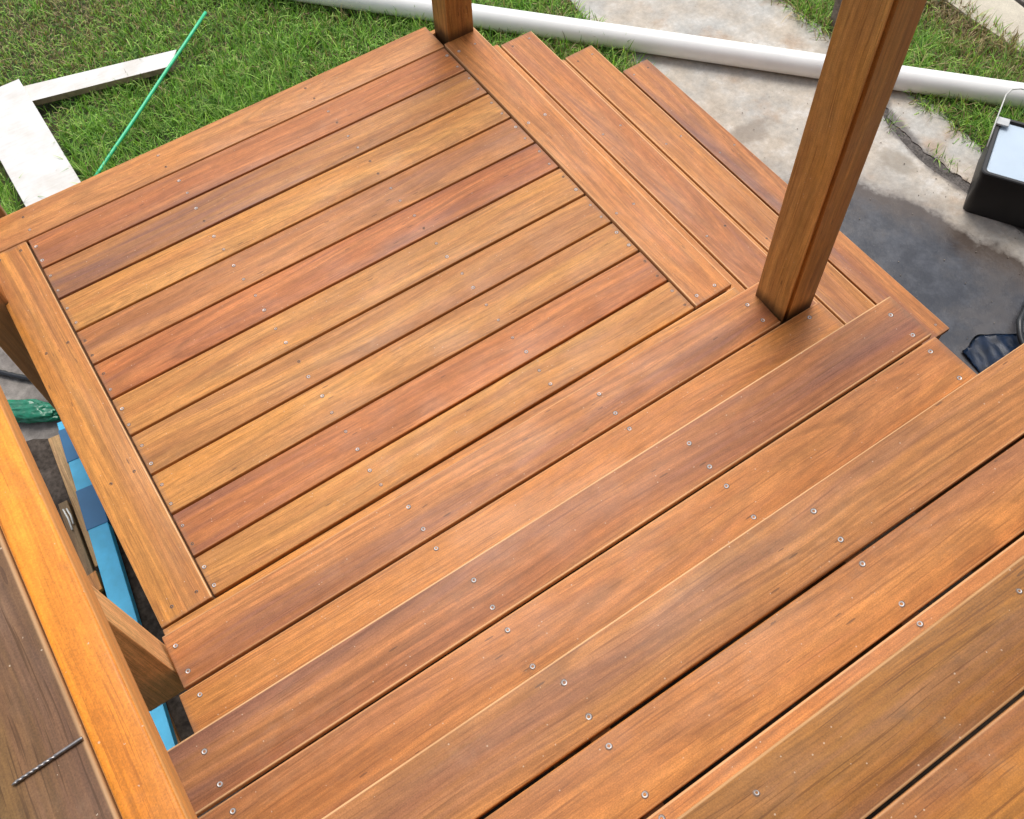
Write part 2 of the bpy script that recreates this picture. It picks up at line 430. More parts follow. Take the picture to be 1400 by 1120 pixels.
# ------------------------------------------------------------------ landing
landing = thing('deck_landing', (.8, .8, GZ), 'square landing of oiled hardwood boards framed by border boards, between both flights of steps', 'deck')
yl = [.0083, .1372, .2855, .4282, .5775, .7240, .8690, 1.0150, 1.1640, 1.3120, 1.4560]
yr = [.0159, .1455, .2882, .4312, .5751, .7211, .8620, 1.0090, 1.1573, 1.3022, 1.4530]
XW0, XW1 = -.0005, 1.5715; g = .0041
tones = [TAN, RED, YEL, TAN, tn(192, 134, 80), tn(194, 136, 78), tn(182, 98, 64), PNK, YEL, BRN, tn(174, 98, 64)]
strk = [.25, .45, .12, .3, .25, .3, .45, .45, .1, .65, .4]
# index 0 is nearest the upper steps
planks = []
order = [TAN, RED, YEL, tn(190, 132, 80), tn(194, 136, 82), tn(198, 138, 80), tn(180, 98, 66), tn(178, 116, 82), YEL, BRN]
order = [tn(192, 136, 78), tn(174, 96, 60), tn(196, 138, 78), tn(188, 132, 80), tn(192, 136, 80), tn(184, 104, 70), tn(178, 116, 80), tn(200, 144, 84), tn(168, 114, 74), tn(172, 98, 66)]
ostr = [.25, .55, .15, .25, .2, .5, .4, .1, .7, .45]
for i in range(10):
    ya, yb, yc, yd = yl[i]+g, yr[i]+g, yr[i+1]-g, yl[i+1]-g
    b = board('deck_board', [(XW0, ya), (XW1, yb), (XW1, yc), (XW0, yd)], rnd.uniform(-.0008, .0006), .02, landing, order[i], streak=ostr[i], wear=.15)
    planks.append(b)
    for x in (.012, .506, 1.070, 1.556):
        f = (x-XW0)/(XW1-XW0)
        lo = ya+(yb-ya)*f; hi = yd+(yc-yd)*f
        for t in (.22, .70):
            j = lambda: rnd.uniform(-.003, .003)
            k = rnd.choice('bssd') if x in (.012, 1.556) else rnd.choice('bbsds')
            screw(b, x+j(), lo+(hi-lo)*t+j(), k)
Fb = board('border_board', [(-.150, 1.4580), (1.5760, 1.4555), (1.5760, 1.592), (-.150, 1.600)], .0010, .02, landing, tn(186, 126, 84), streak=.12, wear=.35)
for x in (.02, .496, 1.06): 
    for y in (1.492, 1.558): screw(Fb, x, y, rnd.choice('sd'))
# border boards with notches for posts are cut as polygons
def notched(name, pts, ztop, parent, tone, along, **kw):
    cx = (min(p[0] for p in pts)+max(p[0] for p in pts))/2; cy = (min(p[1] for p in pts)+max(p[1] for p in pts))/2
    pl = parent.location
    if along == 'x': pp = [(x-cx, y-cy) for x, y in pts]; rz = 0
    else: pp = [((y-cy), -(x-cx)) for x, y in pts]; rz = math.pi/2
    bm = bmesh.new(); prism(bm, pp, -.01, .01, .0030, 3)
    o = mesh_obj(name, bm, WOOD, parent, (cx-pl.x, cy-pl.y, ztop-.01-pl.z), rz, True)
    o.data.set_sharp_from_angle(angle=math.radians(50)); set_wood(o, tone, **kw); o['_rz'] = rz
    return o
L0 = notched('border_board', [(-.147, .0055), (-.0055, .0095), (-.0080, 1.4525), (-.150, 1.4525), (-.150, 1.354), (-.131, 1.354), (-.131, 1.238), (-.146, 1.238)], .0022, landing,
             tn(190, 126, 54), 'y', streak=.15, wear=.9, tilt=.02)
for y in (.044, .464, .988, 1.423):
    for x in (-.034, -.103): screw(L0, x, y, 'd')
R0 = notched('border_board', [(1.5785, .0195), (1.7185, .0235), (1.7190, 1.598), (1.703, 1.598), (1.703, 1.4665), (1.5815, 1.4665)], .0015, landing,
             tn(196, 126, 78), 'y', streak=.12, wear=.9)
for y in (.050, .450, .95, 1.40):
    for x in (1.604, 1.672): screw(R0, x, y, rnd.choice('bs'))
N0 = board('border_board', [(-.148, -.135), (1.7185, -.135), (1.7185, .0125), (-.148, .0010)], .0, .02, landing, tn(198, 134, 74), streak=.1, wear=.7)
# substructure
for x in (-.145, -.030, .485, 1.05, 1.545, 1.655):
    board('joist', rect(x, x+.045, -.12, 1.56), -.0215, .14, landing, tn(80, 54, 36), along='y', age=1.0, wear=0, bevel=.002)
board('fascia', rect(-.148, 1.70, 1.563, 1.583), -.0215, .14, landing, TAN, bevel=.002)
board('fascia', rect(1.685, 1.704, -.12, 1.56), -.0215, .20, landing, TAN, along='y', bevel=.002)
for x in (.3, 1.2):
    for y in (.1, 1.35):
        bm = box(-.045, .045, -.045, .045, 0, .742, .003)
        o = mesh_obj('stump', bm, WOOD, landing, (x-.8, y-.8, SZ-GZ+.0)); set_wood(o, BRN, age=.8)

# ------------------------------------------------------------------ upper flight (rises towards the camera)
upper = thing('step_flight', (.8, -.5, GZ), 'flight of three wide hardwood treads rising from the landing towards the viewer', 'steps')
T1a = notched('tread_board', [(-.122, -.2640), (1.597, -.2640), (1.597, -.154), (1.718, -.154), (1.718, -.1285), (-.118, -.1285)], H, upper, tn(176, 112, 78), 'x', streak=.55, wear=.35)
T1b = notched('tread_board', [(-.145, -.4100), (1.722, -.4100), (1.722, -.2705), (-.138, -.2715)], H-.0008, upper, tn(190, 122, 66), 'x', streak=.25, wear=.3)
T2a = board('tread_board', rect(-.27, 1.7085, -.5890, -.4530), 2*H, .02, upper, tn(168, 106, 78), streak=.55, wear=.85)
T2b = board('tread_board', rect(-.27, 1.7095, -.7360, -.5960), 2*H-.0006, .02, upper, tn(184, 118, 70), streak=.25, wear=.3)
T3a = board('tread_board', [(-.27, -.9125), (1.7095, -.9225), (1.7095, -.7790), (-.27, -.7770)], 3*H, .02, upper, tn(170, 114, 74), streak=.4, wear=.85)
T3b = board('tread_board', [(-.27, -1.0575), (1.7095, -1.0590), (1.7095, -.9290), (-.27, -.9195)], 3*H-.0006, .02, upper, tn(178, 114, 64), streak=.3, wear=.3)
T3c = board('tread_board', rect(-.27, 1.7095, -1.205, -1.0645), 3*H, .02, upper, tn(184, 116, 70), streak=.2, wear=.6)
for x, y1, y2 in ((-.099, -.165, -.234), (.507, -.167, -.237), (1.070, -.171, -.240), (1.5605, -.171, -.233)):
    screw(T1a, x, y1); screw(T1a, x, y2)
for x in (-.098, .507, 1.072, 1.667): screw(T1b, x, -.296); screw(T1b, x, -.375)
for x in (-.098, .505, 1.065, 1.669):
    screw(T2a, x, -.495); screw(T2a, x, -.565); screw(T2b, x, -.621); screw(T2b, x, -.709)
    screw(T3a, x-.004, -.818); screw(T3a, x-.003, -.887); screw(T3b, x-.003, -.943); screw(T3b, x, -1.035); screw(T3c, x, -1.078)
for k, yn in ((1, -.1285), (2, -.453), (3, -.777)):
    board('riser', rect(.03, 1.70, yn-.036, yn-.017), k*H-.0215, H-.024, upper, tn(170, 110, 66), streak=.2, bevel=.0015)
def stringer(parent, x, w_):
    pts = [(-1.20, -.02), (-1.20, 3*H), (-.80, 3*H), (-.80, 2*H), (-.476, 2*H), (-.476, H), (-.166, H), (-.166, -.02)]
    bm = bmesh.new(); n = len(pts)
    A = [bm.verts.new((0, y, z-.0225)) for y, z in pts]; B = [bm.verts.new((w_, y, z-.0225)) for y, z in pts]
    bm.faces.new(A); bm.faces.new(list(reversed(B)))
    for i in range(n): bm.faces.new((A[i], B[i], B[(i+1) % n], A[(i+1) % n]))
    bmesh.ops.recalc_face_normals(bm, faces=bm.faces)
    pl = parent.location
    o = mesh_obj('stringer', bm, WOOD, parent, (x-pl.x, -pl.y, -pl.z)); set_wood(o, OLD, age=.8); return o
for x in (.03, .485, 1.05, 1.645): stringer(upper, x, .04)

# ------------------------------------------------------------------ top deck
top = thing('upper_deck', (1.0, -2.0, GZ), 'weathered darker deck boards at the top of the steps, nearest the viewer', 'deck')
ys = -1.101
tt = [tn(150, 100, 44), tn(166, 108, 48), tn(148, 96, 50), tn(140, 90, 50), tn(150, 98, 52), tn(142, 92, 50), tn(150, 95, 52)]
tops = []
for i, t in enumerate(tt):
    y1 = ys-i*.146; y0 = y1-.1405
    b = board('deck_board', rect(-.40, 2.4, y0, y1), 4*H-(.0007 if i % 2 else 0), .02, top, t, streak=.35, wear=.30 if i else .45, age=.55)
    b['fleck'] = .05; tops.append(b)
for x, y in ((.595, -1.136), (1.107, -1.137), (.03, -1.137), (1.667, -1.136)): screw(tops[0], x, y, 's'); screw(tops[0], x+.003, y-.07, 'd')
for x in (.03, .595, 1.107, 1.667): screw(tops[1], x, -1.30, 'd'); screw(tops[1], x, -1.355, 'd')
board('fascia', rect(-.40, 2.4, -1.142, -1.122), 4*H-.0215, .19, top, BRN, bevel=.0015)
for x in (-.2, .58, 1.09, 1.65, 2.2):
    board('joist', rect(x, x+.045, -2.10, -1.145), 4*H-.0215, .14, top, OLD, along='y', age=.8, bevel=.002)
for x in (-.3, 2.3):
    bm = box(-.045, .045, -.045, .045, 0, 4*H-.022-SZ, .003)
    o = mesh_obj('stump', bm, WOOD, top, (x-1.0, .2-.0, SZ-GZ)); set_wood(o, OLD, age=.8)

# ------------------------------------------------------------------ side flight (descends to the path)
side = thing('step_flight', (2.2, .7, GZ), 'flight of three hardwood treads dropping from the landing to the concrete path', 'steps')
def tr(x0, x1, z, tone, y0=-.252, y1=1.602, **kw): return board('tread_board', rect(x0, x1, y0, y1), z, .02, side, tone, along='y', **kw)
S1a = tr(1.745, 1.8865, -H, tn(192, 124, 76), streak=.2, wear=.5)
S1b = tr(1.8955, 2.0415, -H-.0005, tn(178, 112, 80), y1=1.590, streak=.4, wear=.9)
S2a = tr(2.072, 2.2135, -2*H, tn(192, 130, 86), streak=.2, wear=.5)
S2b = tr(2.2225, 2.3620, -2*H-.0005, tn(180, 118, 72), y1=1.606, streak=.55, wear=.8)
S3a = tr(2.395, 2.5385, -3*H, tn(170, 108, 76), y1=1.604, streak=.4, wear=.3)
S3b = tr(2.5475, 2.6870, -3*H-.0005, tn(168, 106, 76), y1=1.605, streak=.7, wear=.25)
for b, x in ((S1a, 1.80), (S1b, 1.93), (S1b, 2.01), (S2b, 2.255), (S2b, 2.33), (S3b, 2.575), (S3b, 2.655)):
    for y in (-.21, .35, .95, 1.555): screw(b, x, y, rnd.choice('sds'))
for k, x in ((1, 2.0415), (2, 2.362), (3, 2.687)):
    board('riser', rect(x-.036, x-.017, -.245, 1.595), -k*H-.0215, H-.025, side, BRN, along='y', streak=.2, bevel=.0015)
for y in (-.235, .35, .95, 1.545):
    bm = bmesh.new()
    pts = [(1.71, -.94), (2.645, -.94), (2.645, -3*H), (2.33, -3*H), (2.33, -2*H), (2.003, -2*H), (2.003, -H), (1.71, -H)]
    A = [bm.verts.new((x, 0, z-.0225)) for x, z in pts]; B = [bm.verts.new((x, .04, z-.0225)) for x, z in pts]
    bm.faces.new(A); bm.faces.new(list(reversed(B))); n = len(pts)
    for i in range(n): bm.faces.new((A[i], B[i], B[(i+1) % n], A[(i+1) % n]))
    bmesh.ops.recalc_face_normals(bm, faces=bm.faces)
    o = mesh_obj('stringer', bm, WOOD, side, (-2.2, y-.7, .92)); set_wood(o, BRN, age=.5)

# ------------------------------------------------------------------ unseen wall and eave behind the viewer, added to shade rear faces
unseen_house = thing('unseen_house', (1.0, -3.1, SZ), 'unseen weatherboard wall with an eave, added behind the viewer to shade the deck', 'unseen_house')
HW = plain('unseen_house_paint', (.30, .27, .23), .7, .08, 3)
for i in range(22):
    z0_ = i*.18
    bm = bmesh.new(); prism(bm, [(-6, 0), (6, 0), (6, .028), (-6, .028)], z0_, z0_+.178, .004, 1)
    mesh_obj('unseen_weatherboard', bm, HW, unseen_house, (0, -.03, 0))
bm = box(-6.3, 6.3, -.4, 1.25, 3.9, 4.0); mesh_obj('unseen_eave', bm, HW, unseen_house)  # unseen eave, added to cut sky sheen on the near boards
# ------------------------------------------------------------------ posts
def post(x0, y0, wx, wy, z0, z1, label, tone, lean=(0, 0), groove=False, base=0.0, group='square timber posts of the deck', **kw):
    """square post; local x runs up the post so that the grain follows it"""
    bm = bmesh.new()
    prof = [(0, 0), (wx, 0), (wx, wy), (0, wy)]
    if groove: prof = [(0, 0), (.0030, 0), (.0045, .010), (.0180, .010), (.0195, 0), (wx, 0), (wx, wy), (0, wy)]
    prism(bm, prof, 0, z1-z0)
    ed = [e_ for e_ in bm.edges if len(e_.link_faces) == 2 and not (groove and max(abs(v.co.x-.011) for v in e_.verts) < .010)]
    bmesh.ops.bevel(bm, geom=ed, offset=.004, segments=3, profile=.6, affect='EDGES', clamp_overlap=True)
    for v in bm.verts: v.co.x += lean[0]*v.co.z; v.co.y += lean[1]*v.co.z
    # rotate data: (x,y,z) -> local (z, y, -x), object rotated back
    bmesh.ops.transform(bm, matrix=Matrix(((0, 0, 1, 0), (0, 1, 0, 0), (-1, 0, 0, 0), (0, 0, 0, 1))), verts=bm.verts)
    o = mesh_obj('timber_post', bm, WOOD)
    o.rotation_euler = (0, -math.pi/2, 0); o.location = (x0, y0, z0)
    for p in o.data.polygons: p.use_smooth = True
    o.data.set_sharp_from_angle(angle=math.radians(40))
    set_wood(o, tone, **kw); o['base'] = float(base); tag(o, label, 'post', group)
    return o
post(1.599, -.264, .107, .107, SZ, 2.3, 'tall brown square post with a grooved corner standing on the first tread above the landing', tn(196, 150, 98), (0, 0), True, base=H-SZ, own=1.0, streak=.12, wear=.15, age=.2, tilt=.012)
post(1.590, 1.4695, .107, .107, SZ, 2.3, 'dark square post at the far corner of the landing by the white pipe', tn(172, 128, 80), (.012, -.006), base=-SZ, own=1.0, streak=.2, wear=.1, age=.3, tilt=.01)
post(-.240, 1.243, .107, .107, SZ, 2.3, 'square post cut into the left border board of the landing, mostly outside the left edge', tn(168, 110, 66), streak=.2, wear=.3, tilt=.01)
post(-.232, -.2145, .108, .088, .10, 1.2, 'short pale square post under the handrail at the left end of the first tread', tn(246, 198, 156), (-.012, -.004), own=1.0, streak=0, wear=.5, tilt=.01)
post(-.232, -2.05, .108, .088, 4*H-.1, 1.202, 'square post carrying the handrail on the upper deck behind the viewer', tn(200, 140, 90), streak=.05, tilt=.01)
post(-.160, 1.78, .118, .07, SZ, .26, 'thin pale edged timber post beyond the far border of the landing at the left edge', tn(150, 100, 60), streak=.2, wear=.3, tilt=.01)

# ------------------------------------------------------------------ handrail
rail = thing('handrail', (-.12, -1.2, GZ), 'thick handrail with a weathered brown top and bright orange outer edge, lower left', 'handrail')
cap = board('cap_board', rect(-.235, -.0605, -2.6, -.06), 1.25, .042, rail, tn(122, 92, 60), own=1.0, fleck=.05, along='y', bevel=.004, streak=.3, wear=.5, age=1.0, tilt=.02)
edge = board('edge_board', rect(-.0585, .0006, -2.6, -.05), 1.2515, .05, rail, tn(238, 150, 50), own=1.0, along='y', bevel=.006, streak=.16, wear=.45, tilt=.012, fleck=.07)

# drill bit
DM = plain('drill_steel', (.33, .31, .30), .32, .2, 300); DM.node_tree.nodes['Principled BSDF'].inputs['Metallic'].default_value = .9
bm = bmesh.new()
Lb, Rb, N = .083, .0022, 12
rings = []
ns = 70
for i in range(ns+1):
    u = i/ns; xx = u*Lb; rr = []
    for k in range(N):
        th = 2*math.pi*k/N
        r = Rb
        if u < .62:
            ph = th-2*math.pi*xx/.0125
            r = Rb*(.50+.50*min(1, abs(math.cos(ph))*1.8))
        if u < .05: r *= u/.05+.02
        rr.append(bm.verts.new((xx, r*math.cos(th), r*math.sin(th))))
    rings.append(rr)
for i in range(ns):
    for k in range(N): bm.faces.new((rings[i][k], rings[i+1][k], rings[i+1][(k+1) % N], rings[i][(k+1) % N]))
bm.faces.new(rings[-1]); bm.faces.new(list(reversed(rings[0])))
bmesh.ops.recalc_face_normals(bm, faces=bm.faces)
o = mesh_obj('drill_bit', bm, DM, None, (-.1455, -.6930, 1.2525), math.atan2(.004, .081), True)
tag(o, 'small steel twist drill bit lying on the brown handrail top', 'drill bit')

# ------------------------------------------------------------------ white pipe
def tube(path, r, n=16, bm=None, cap=True, rf=None):
    bm = bm or bmesh.new(); P = [Vector(p) for p in path]; rings = []
    up = Vector((0, 0, 1))
    for i, p in enumerate(P):
        t = (P[min(i+1, len(P)-1)]-P[max(i-1, 0)]).normalized()
        s = t.cross(up)
        if s.length < 1e-4: s = t.cross(Vector((1, 0, 0)))
        s.normalize(); u = s.cross(t)
        rr = r if rf is None else rf(i/(len(P)-1))
        rings.append([bm.verts.new(p+s*rr*math.cos(2*math.pi*k/n)+u*rr*math.sin(2*math.pi*k/n)) for k in range(n)])
    for i in range(len(P)-1):
        for k in range(n): bm.faces.new((rings[i][k], rings[i][(k+1) % n], rings[i+1][(k+1) % n], rings[i+1][k]))
    if cap: bm.faces.new(rings[0]); bm.faces.new(list(reversed(rings[-1])))
    bmesh.ops.recalc_face_normals(bm, faces=bm.faces)
    return bm
PVC = plain('white_pvc', (.86, .86, .84), .30, .04, 6)
PIPE_A, PIPE_B = Vector((1.35, 3.62, 0)), Vector((5.2, -.72, 0))
d = (PIPE_B-PIPE_A).normalized()
d = Vector((1.58, -1.80, 0)).normalized(); pc = Vector((2.435, 2.4, GZ+.057))
bm = tube([pc-d*1.9, pc-d*.5, pc+d*1.0, pc+d*2.4, pc+d*4.4], .057, 32, cap=False)
tube([pc-d*1.9, pc+d*4.4], .052, 32, bm, cap=False)
tag(mesh_obj('white_pipe', bm, PVC, None, (0, 0, 0), 0, True), 'long white plastic pipe lying across the grass and the concrete path', 'pipe')

# ------------------------------------------------------------------ tub
BLK = plain('black_plastic', (.008, .008, .009), .5, .25, 12); WIRE = plain('wire', (.55, .55, .52), .35, .1)
MILK = plain('milky_surface', (.46, .56, .66), .35, .10, 3); GRY = plain('grey_rim', (.10, .11, .11), .5, .2, 30)
ang = math.atan2(.51, .86)
tub = thing('plastic_tub', (3.366, .232, GZ), 'black rectangular tub with pale blue top and thin wire handle at right edge', 'tub', None, ang)
def rrect(x0, x1, y0, y1, r, n=6):
    out = []
    for cx, cy, a0 in ((x1-r, y1-r, 0), (x0+r, y1-r, 90), (x0+r, y0+r, 180), (x1-r, y0+r, 270)):
        for k in range(n+1):
            t = math.radians(a0+90*k/n); out.append((cx+r*math.cos(t), cy+r*math.sin(t)))
    return out
TX, TY, TH = .365, .56, .238       # local x = away, local y negative = towards the right edge of the photo
def loop(bm, ins, z, r=.030, dx=0.0): return [bm.verts.new((x+dx, y, z)) for x, y in rrect(ins, TX-ins, -TY+ins, -ins, max(.008, r-ins*.5))]
bm = bmesh.new()
ls = [loop(bm, .010, 0.0), loop(bm, .007, .004), loop(bm, .003, TH-.03), loop(bm, .0, TH-.028), loop(bm, .0, TH-.004), loop(bm, .004, TH), loop(bm, .016, TH), loop(bm, .020, TH-.004), loop(bm, .030, TH-.055)]
for a_, b_ in zip(ls[:-1], ls[1:]):
    n = len(a_)
    for i in range(n): bm.faces.new((a_[i], a_[(i+1) % n], b_[(i+1) % n], b_[i]))
bm.faces.new(list(reversed(ls[0]))); bm.faces.new(ls[-1])
tb = mesh_obj('body', bm, BLK, tub, smooth=True); tb.data.set_sharp_from_angle(angle=math.radians(35))
bm = bmesh.new(); l1 = loop(bm, .0215, TH-.012); l2 = loop(bm, .028, TH-.0095); bm.faces.new(l2)
for i in range(len(l1)): bm.faces.new((l1[i], l1[(i+1) % len(l1)], l2[(i+1) % len(l1)], l2[i]))
mesh_obj('milky_lid', bm, MILK, tub)
hp = [(.17, .004, TH-.012), (.30, .006, TH+.02), (.44, .004, TH+.05), (.475, -.012, TH+.057), (.49, -.045, TH+.06), (.492, -.28, TH+.06), (.49, -.515, TH+.06), (.475, -.548, TH+.057), (.44, -.564, TH+.05), (.30, -.566, TH+.02), (.17, -.564, TH-.012)]
mesh_obj('wire_handle', tube(hp, .0032, 8), WIRE, tub, smooth=True)
bm = box(.30, .345, -.05, .003, TH+.002, TH+.012, .003); mesh_obj('clip', bm, plain('pale_clip', (.5, .52, .52), .4), tub)

# ------------------------------------------------------------------ things on the lawn
def paint_board_material():
    T = NT('dusty_white_board'); P = T.n('TexCoord').outputs['Object']
    n1 = T.noise(P, 5, 5, .65); n2 = T.noise(P, 22, 5, .7); n3 = T.noise(T.vmath('MULTIPLY', P, (6, 70, 70)), 1.0, 3, .6)
    c = T.mix(T.remap(n1, .40, .70), C4(.68, .67, .65), C4(.60, .57, .52))
    c = T.mix(T.math('MULTIPLY', T.remap(n2, .62, .74), .45), c, C4(.36, .30, .23))
    r = T.remap(n3, .3, .7, .93, 1.05, False); rc = T.n('CombineXYZ'); [T.L(r, rc.inputs[i]) for i in range(3)]
    T.col(T.mix(1.0, c, rc.outputs[0], 'MULTIPLY')); T.rough(.6); T.bump(n3, .2, .001)
    return T.m
WHT = paint_board_material(); EDGE = plain('raw_board_edge', (.30, .22, .15), .8, .3, 30)
def slab_obj(name, poly, z, thick, mats, label, cat, pitch=0.0, roll=0.0):
    cx = sum(p[0] for p in poly)/len(poly); cy = sum(p[1] for p in poly)/len(poly)
    bm = bmesh.new(); prism(bm, [(x-cx, y-cy) for x, y in poly], -thick, 0, .0015, 1)
    bm.normal_update()
    for f in bm.faces:
        if abs(f.normal.z) < .5: f.material_index = len(mats)-1
    o = mesh_obj(name, bm, mats, None, (cx, cy, z)); o.rotation_euler = (pitch, roll, 0)
    return tag(o, label, cat)
slab_obj('white_board', [(.262, 3.275), (.888, 3.112), (.963, 3.213), (.235, 3.411), (.16, 3.43), (.13, 3.31)], -.866, .032, [WHT, EDGE],
         'narrow whitish timber plank on the lawn beside the green stake', 'plank')
slab_obj('white_board', [(-.030, 2.10), (.236, 2.10), (.226, 3.455), (-.034, 3.455)], -.868, .016, [WHT, WHT],
         'wide white board lying on the grass and running under the deck border', 'board', pitch=.03)
GST = plain('green_stake', (.045, .56, .27), .35, .12, 30)
st0, st1 = Vector((.262, 2.58, -.865)), Vector((1.19, 3.325, -.82))
bm = tube([st0.lerp(st1, t/12)+Vector((0, 0, .0012*math.sin(t*1.1))) for t in range(13)], .0082, 10)
tag(mesh_obj('garden_stake', bm, GST, None, (0, 0, 0), 0, True), 'thin bright green stake lying on the lawn beside the plank end', 'stake')
bm = box(-.024, .024, -.02, .02, 0, .9, .003)
o = mesh_obj('grey_stake', bm, stone_like('weathered_stake', C4(.23, .19, .16), C4(.13, .10, .085), .9, 12, .3), None, (3.765, 1.445, SZ)); tag(o, 'weathered grey timber stake standing in the grass behind the grooved post', 'stake')

# ------------------------------------------------------------------ clutter left of the deck
BLU = plain('blue_paint', (.07, .52, .82), .45, .14, 14, .15); DBL = plain('dark_blue_band', (.006, .14, .32), .4, .12, 10)
beam = thing('blue_beam', (-.36, .8, -.885), 'bright blue painted timber beam with dark blue bands on the ground left of the deck', 'beam', None, 0)
bd = Vector((-.103, -.819, 0)).normalized(); rzb = math.atan2(bd.y, bd.x)
def beam_piece(name, y0, y1, w0, w1, z0, z1, mat, bev):
    # along the beam, given the world y of its ends
    p0 = Vector((-.304, 1.42, 0)); t0 = (1.42-y0)/.8255*.8319; t1 = (1.42-y1)/.8255*.8319
    bm = box(t0, t1, w0, w1, z0, z1, bev)
    return mesh_obj(name, bm, mat, beam, (p0.x+.36, p0.y-.8, 0), rzb)
beam_piece('plank', 1.425, -.02, 0, .074, 0, .045, BLU, .003)
beam_piece('dark_band', 1.386, 1.232, -.003, .077, -.002, .0475, DBL, .002)  # darker blue bands, slightly proud of the beam
beam_piece('dark_band', 1.098, .922, -.003, .077, -.002, .0475, DBL, .002)
bm = bmesh.new(); prism(bm, ragged([(-.9, -.9), (-.292, -.9), (-.285, 1.40), (-.42, 1.47), (-.9, 1.5)], .06, .012, 4), SZ-.02, GZ+.004)
tag(mesh_obj('dirt', bm, stone_like('brown_dirt', C4(.105, .085, .07), C4(.055, .044, .036), .95, 8, .5, .9, 60)), 'brown dirt with scraps on the ground beside the blue beam', kind='structure')
def offcut(quad, z0, z1, tone, label, cat='offcut', **kw):
    cx = sum(p[0] for p in quad)/4; cy = sum(p[1] for p in quad)/4
    bm = bmesh.new(); prism(bm, [((y-cy), -(x-cx)) for x, y in quad], 0, z1-z0, .002, 1)
    o = mesh_obj('timber_offcut', bm, WOOD, None, (cx, cy, z0), math.pi/2); set_wood(o, tone, **kw); tag(o, label, cat, 'timber scraps left of the deck'); return o
offcut([(-.405, .80), (-.330, .80), (-.288, 1.405), (-.366, 1.415)], GZ+.004, -.886, tn(196, 178, 150), 'pale timber offcut lying under the blue beam', streak=0, wear=0, age=.3)
offcut([(-.470, .60), (-.425, .60), (-.394, 1.11), (-.428, 1.112)], GZ+.004, -.875, tn(120, 108, 94), 'grey weathered timber offcut beside the blue beam', streak=0, wear=.1, age=1)
offcut([(-.445, .685), (-.407, .690), (-.402, .770), (-.440, .765)], -.8745, -.855, tn(232, 160, 92), 'small bright orange timber scrap on the grey offcut', streak=0, wear=.3)
offcut([(-.450, .05), (-.395, .05), (-.390, .19), (-.445, .19)], GZ+.004, -.886, tn(150, 120, 90), 'short timber block under the near end of the blue beam', streak=0, wear=0)
CLR = plain('clear_plastic', (.75, .74, .68), .15, .2, 40)
for i, (x, y, L_) in enumerate(((-.418, 1.075, .10), (-.406, 1.07, .075))):
    bm = tube([(0, 0, 0), (.004, -L_*.5, .004), (.0, -L_, .002)], .0035, 6)
    tag(mesh_obj('plastic_strip', bm, CLR, None, (x, y, -.868), 0, True), ('longer' if i == 0 else 'shorter')+' clear plastic strip lying on the grey offcut', 'strip')
# crumpled green bag
from mathutils import noise as mnoise
bm = bmesh.new(); bmesh.ops.create_icosphere(bm, subdivisions=5, radius=1.0)
for v in bm.verts:
    n_ = v.co.normalized(); f1 = mnoise.noise(n_*2.2+Vector((3, 1, 7))); f2 = mnoise.ridged_multi_fractal(n_*3.5+Vector((1, 5, 2)), .9, 2.1, 4, .9, 2.0)
    s_ = 1+.22*f1+.10*(f2-1)
    v.co = Vector((n_.x*.155*s_, n_.y*.050*s_, max(-.03, n_.z*.034*s_)))
GBG = plain('green_bag_plastic', (.012, .20, .11), .22, .35, 26)
o = mesh_obj('green_bag', bm, GBG, None, (-.392, 1.585, GZ+.034), math.radians(-38), True); tag(o, 'crumpled shiny green plastic bag on the grey concrete pad', 'bag')
hp = []
for i in range(60):
    t = i/59; hp.append((-.80+.62*t, 2.285-.62*t*1.12+.02*math.sin(t*7), GZ+.013))
o = mesh_obj('black_hose', tube(hp, .012, 10, rf=lambda u: .0115+.0016*math.sin(u*59*2.6)), plain('black_rubber', (.012, .013, .016), .3, .2), None, (0, 0, 0), 0, True)
tag(o, 'black ribbed hose on the grey pad above the green bag', 'hose')
# blue sheet and hose right of the steps
bm = bmesh.new(); nx, ny = 36, 44; gr = []
for j in range(ny):
    row = []
    for i in range(nx):
        u, v = i/(nx-1), j/(ny-1)
        x = 2.76+.30*u+.10*v-.04; y = -.95+.66*v+.03*math.sin(u*5)-.05*u*v+.02*mnoise.noise(Vector((u*4, v, 7)))
        z = GZ+.005+.007*abs(mnoise.noise(Vector((x*12, y*9, 1))))+.010*abs(mnoise.noise(Vector((x*22, y*14, 4))))
        row.append(bm.verts.new((x, y, z)))
    gr.append(row)
for j in range(ny-1):
    for i in range(nx-1): bm.faces.new((gr[j][i], gr[j][i+1], gr[j+1][i+1], gr[j+1][i]))
bmesh.ops.solidify(bm, geom=list(bm.faces), thickness=.0015)
tag(mesh_obj('blue_sheet', bm, plain('blue_plastic', (.007, .026, .07), .36, .45, 22), None, (0, 0, 0), 0, True), 'crumpled dark blue plastic sheet on the wet concrete below the treads', 'sheet')
hp = [(3.42, -.20, GZ+.02), (3.25, -.26, GZ+.03), (3.12, -.312, GZ+.05), (3.06, -.345, GZ+.055), (3.01, -.42, GZ+.04), (3.0, -.55, GZ+.03), (3.06, -.75, GZ+.02)]
P_ = []
for i in range(len(hp)-1):
    a0, a1, a2, a3 = [Vector(hp[max(0, min(len(hp)-1, i+k))]) for k in (-1, 0, 1, 2)]
    for k in range(8):
        t = k/8; P_.append(.5*((2*a1)+(-a0+a2)*t+(2*a0-5*a1+4*a2-a3)*t*t+(-a0+3*a1-3*a2+a3)*t**3))
tag(mesh_obj('black_hose', tube(P_, .013, 10), plain('black_hose_rubber', (.012, .014, .016), .35, .2), None, (0, 0, 0), 0, True), 'black hose curving over the dark blue sheet at the right edge', 'hose')

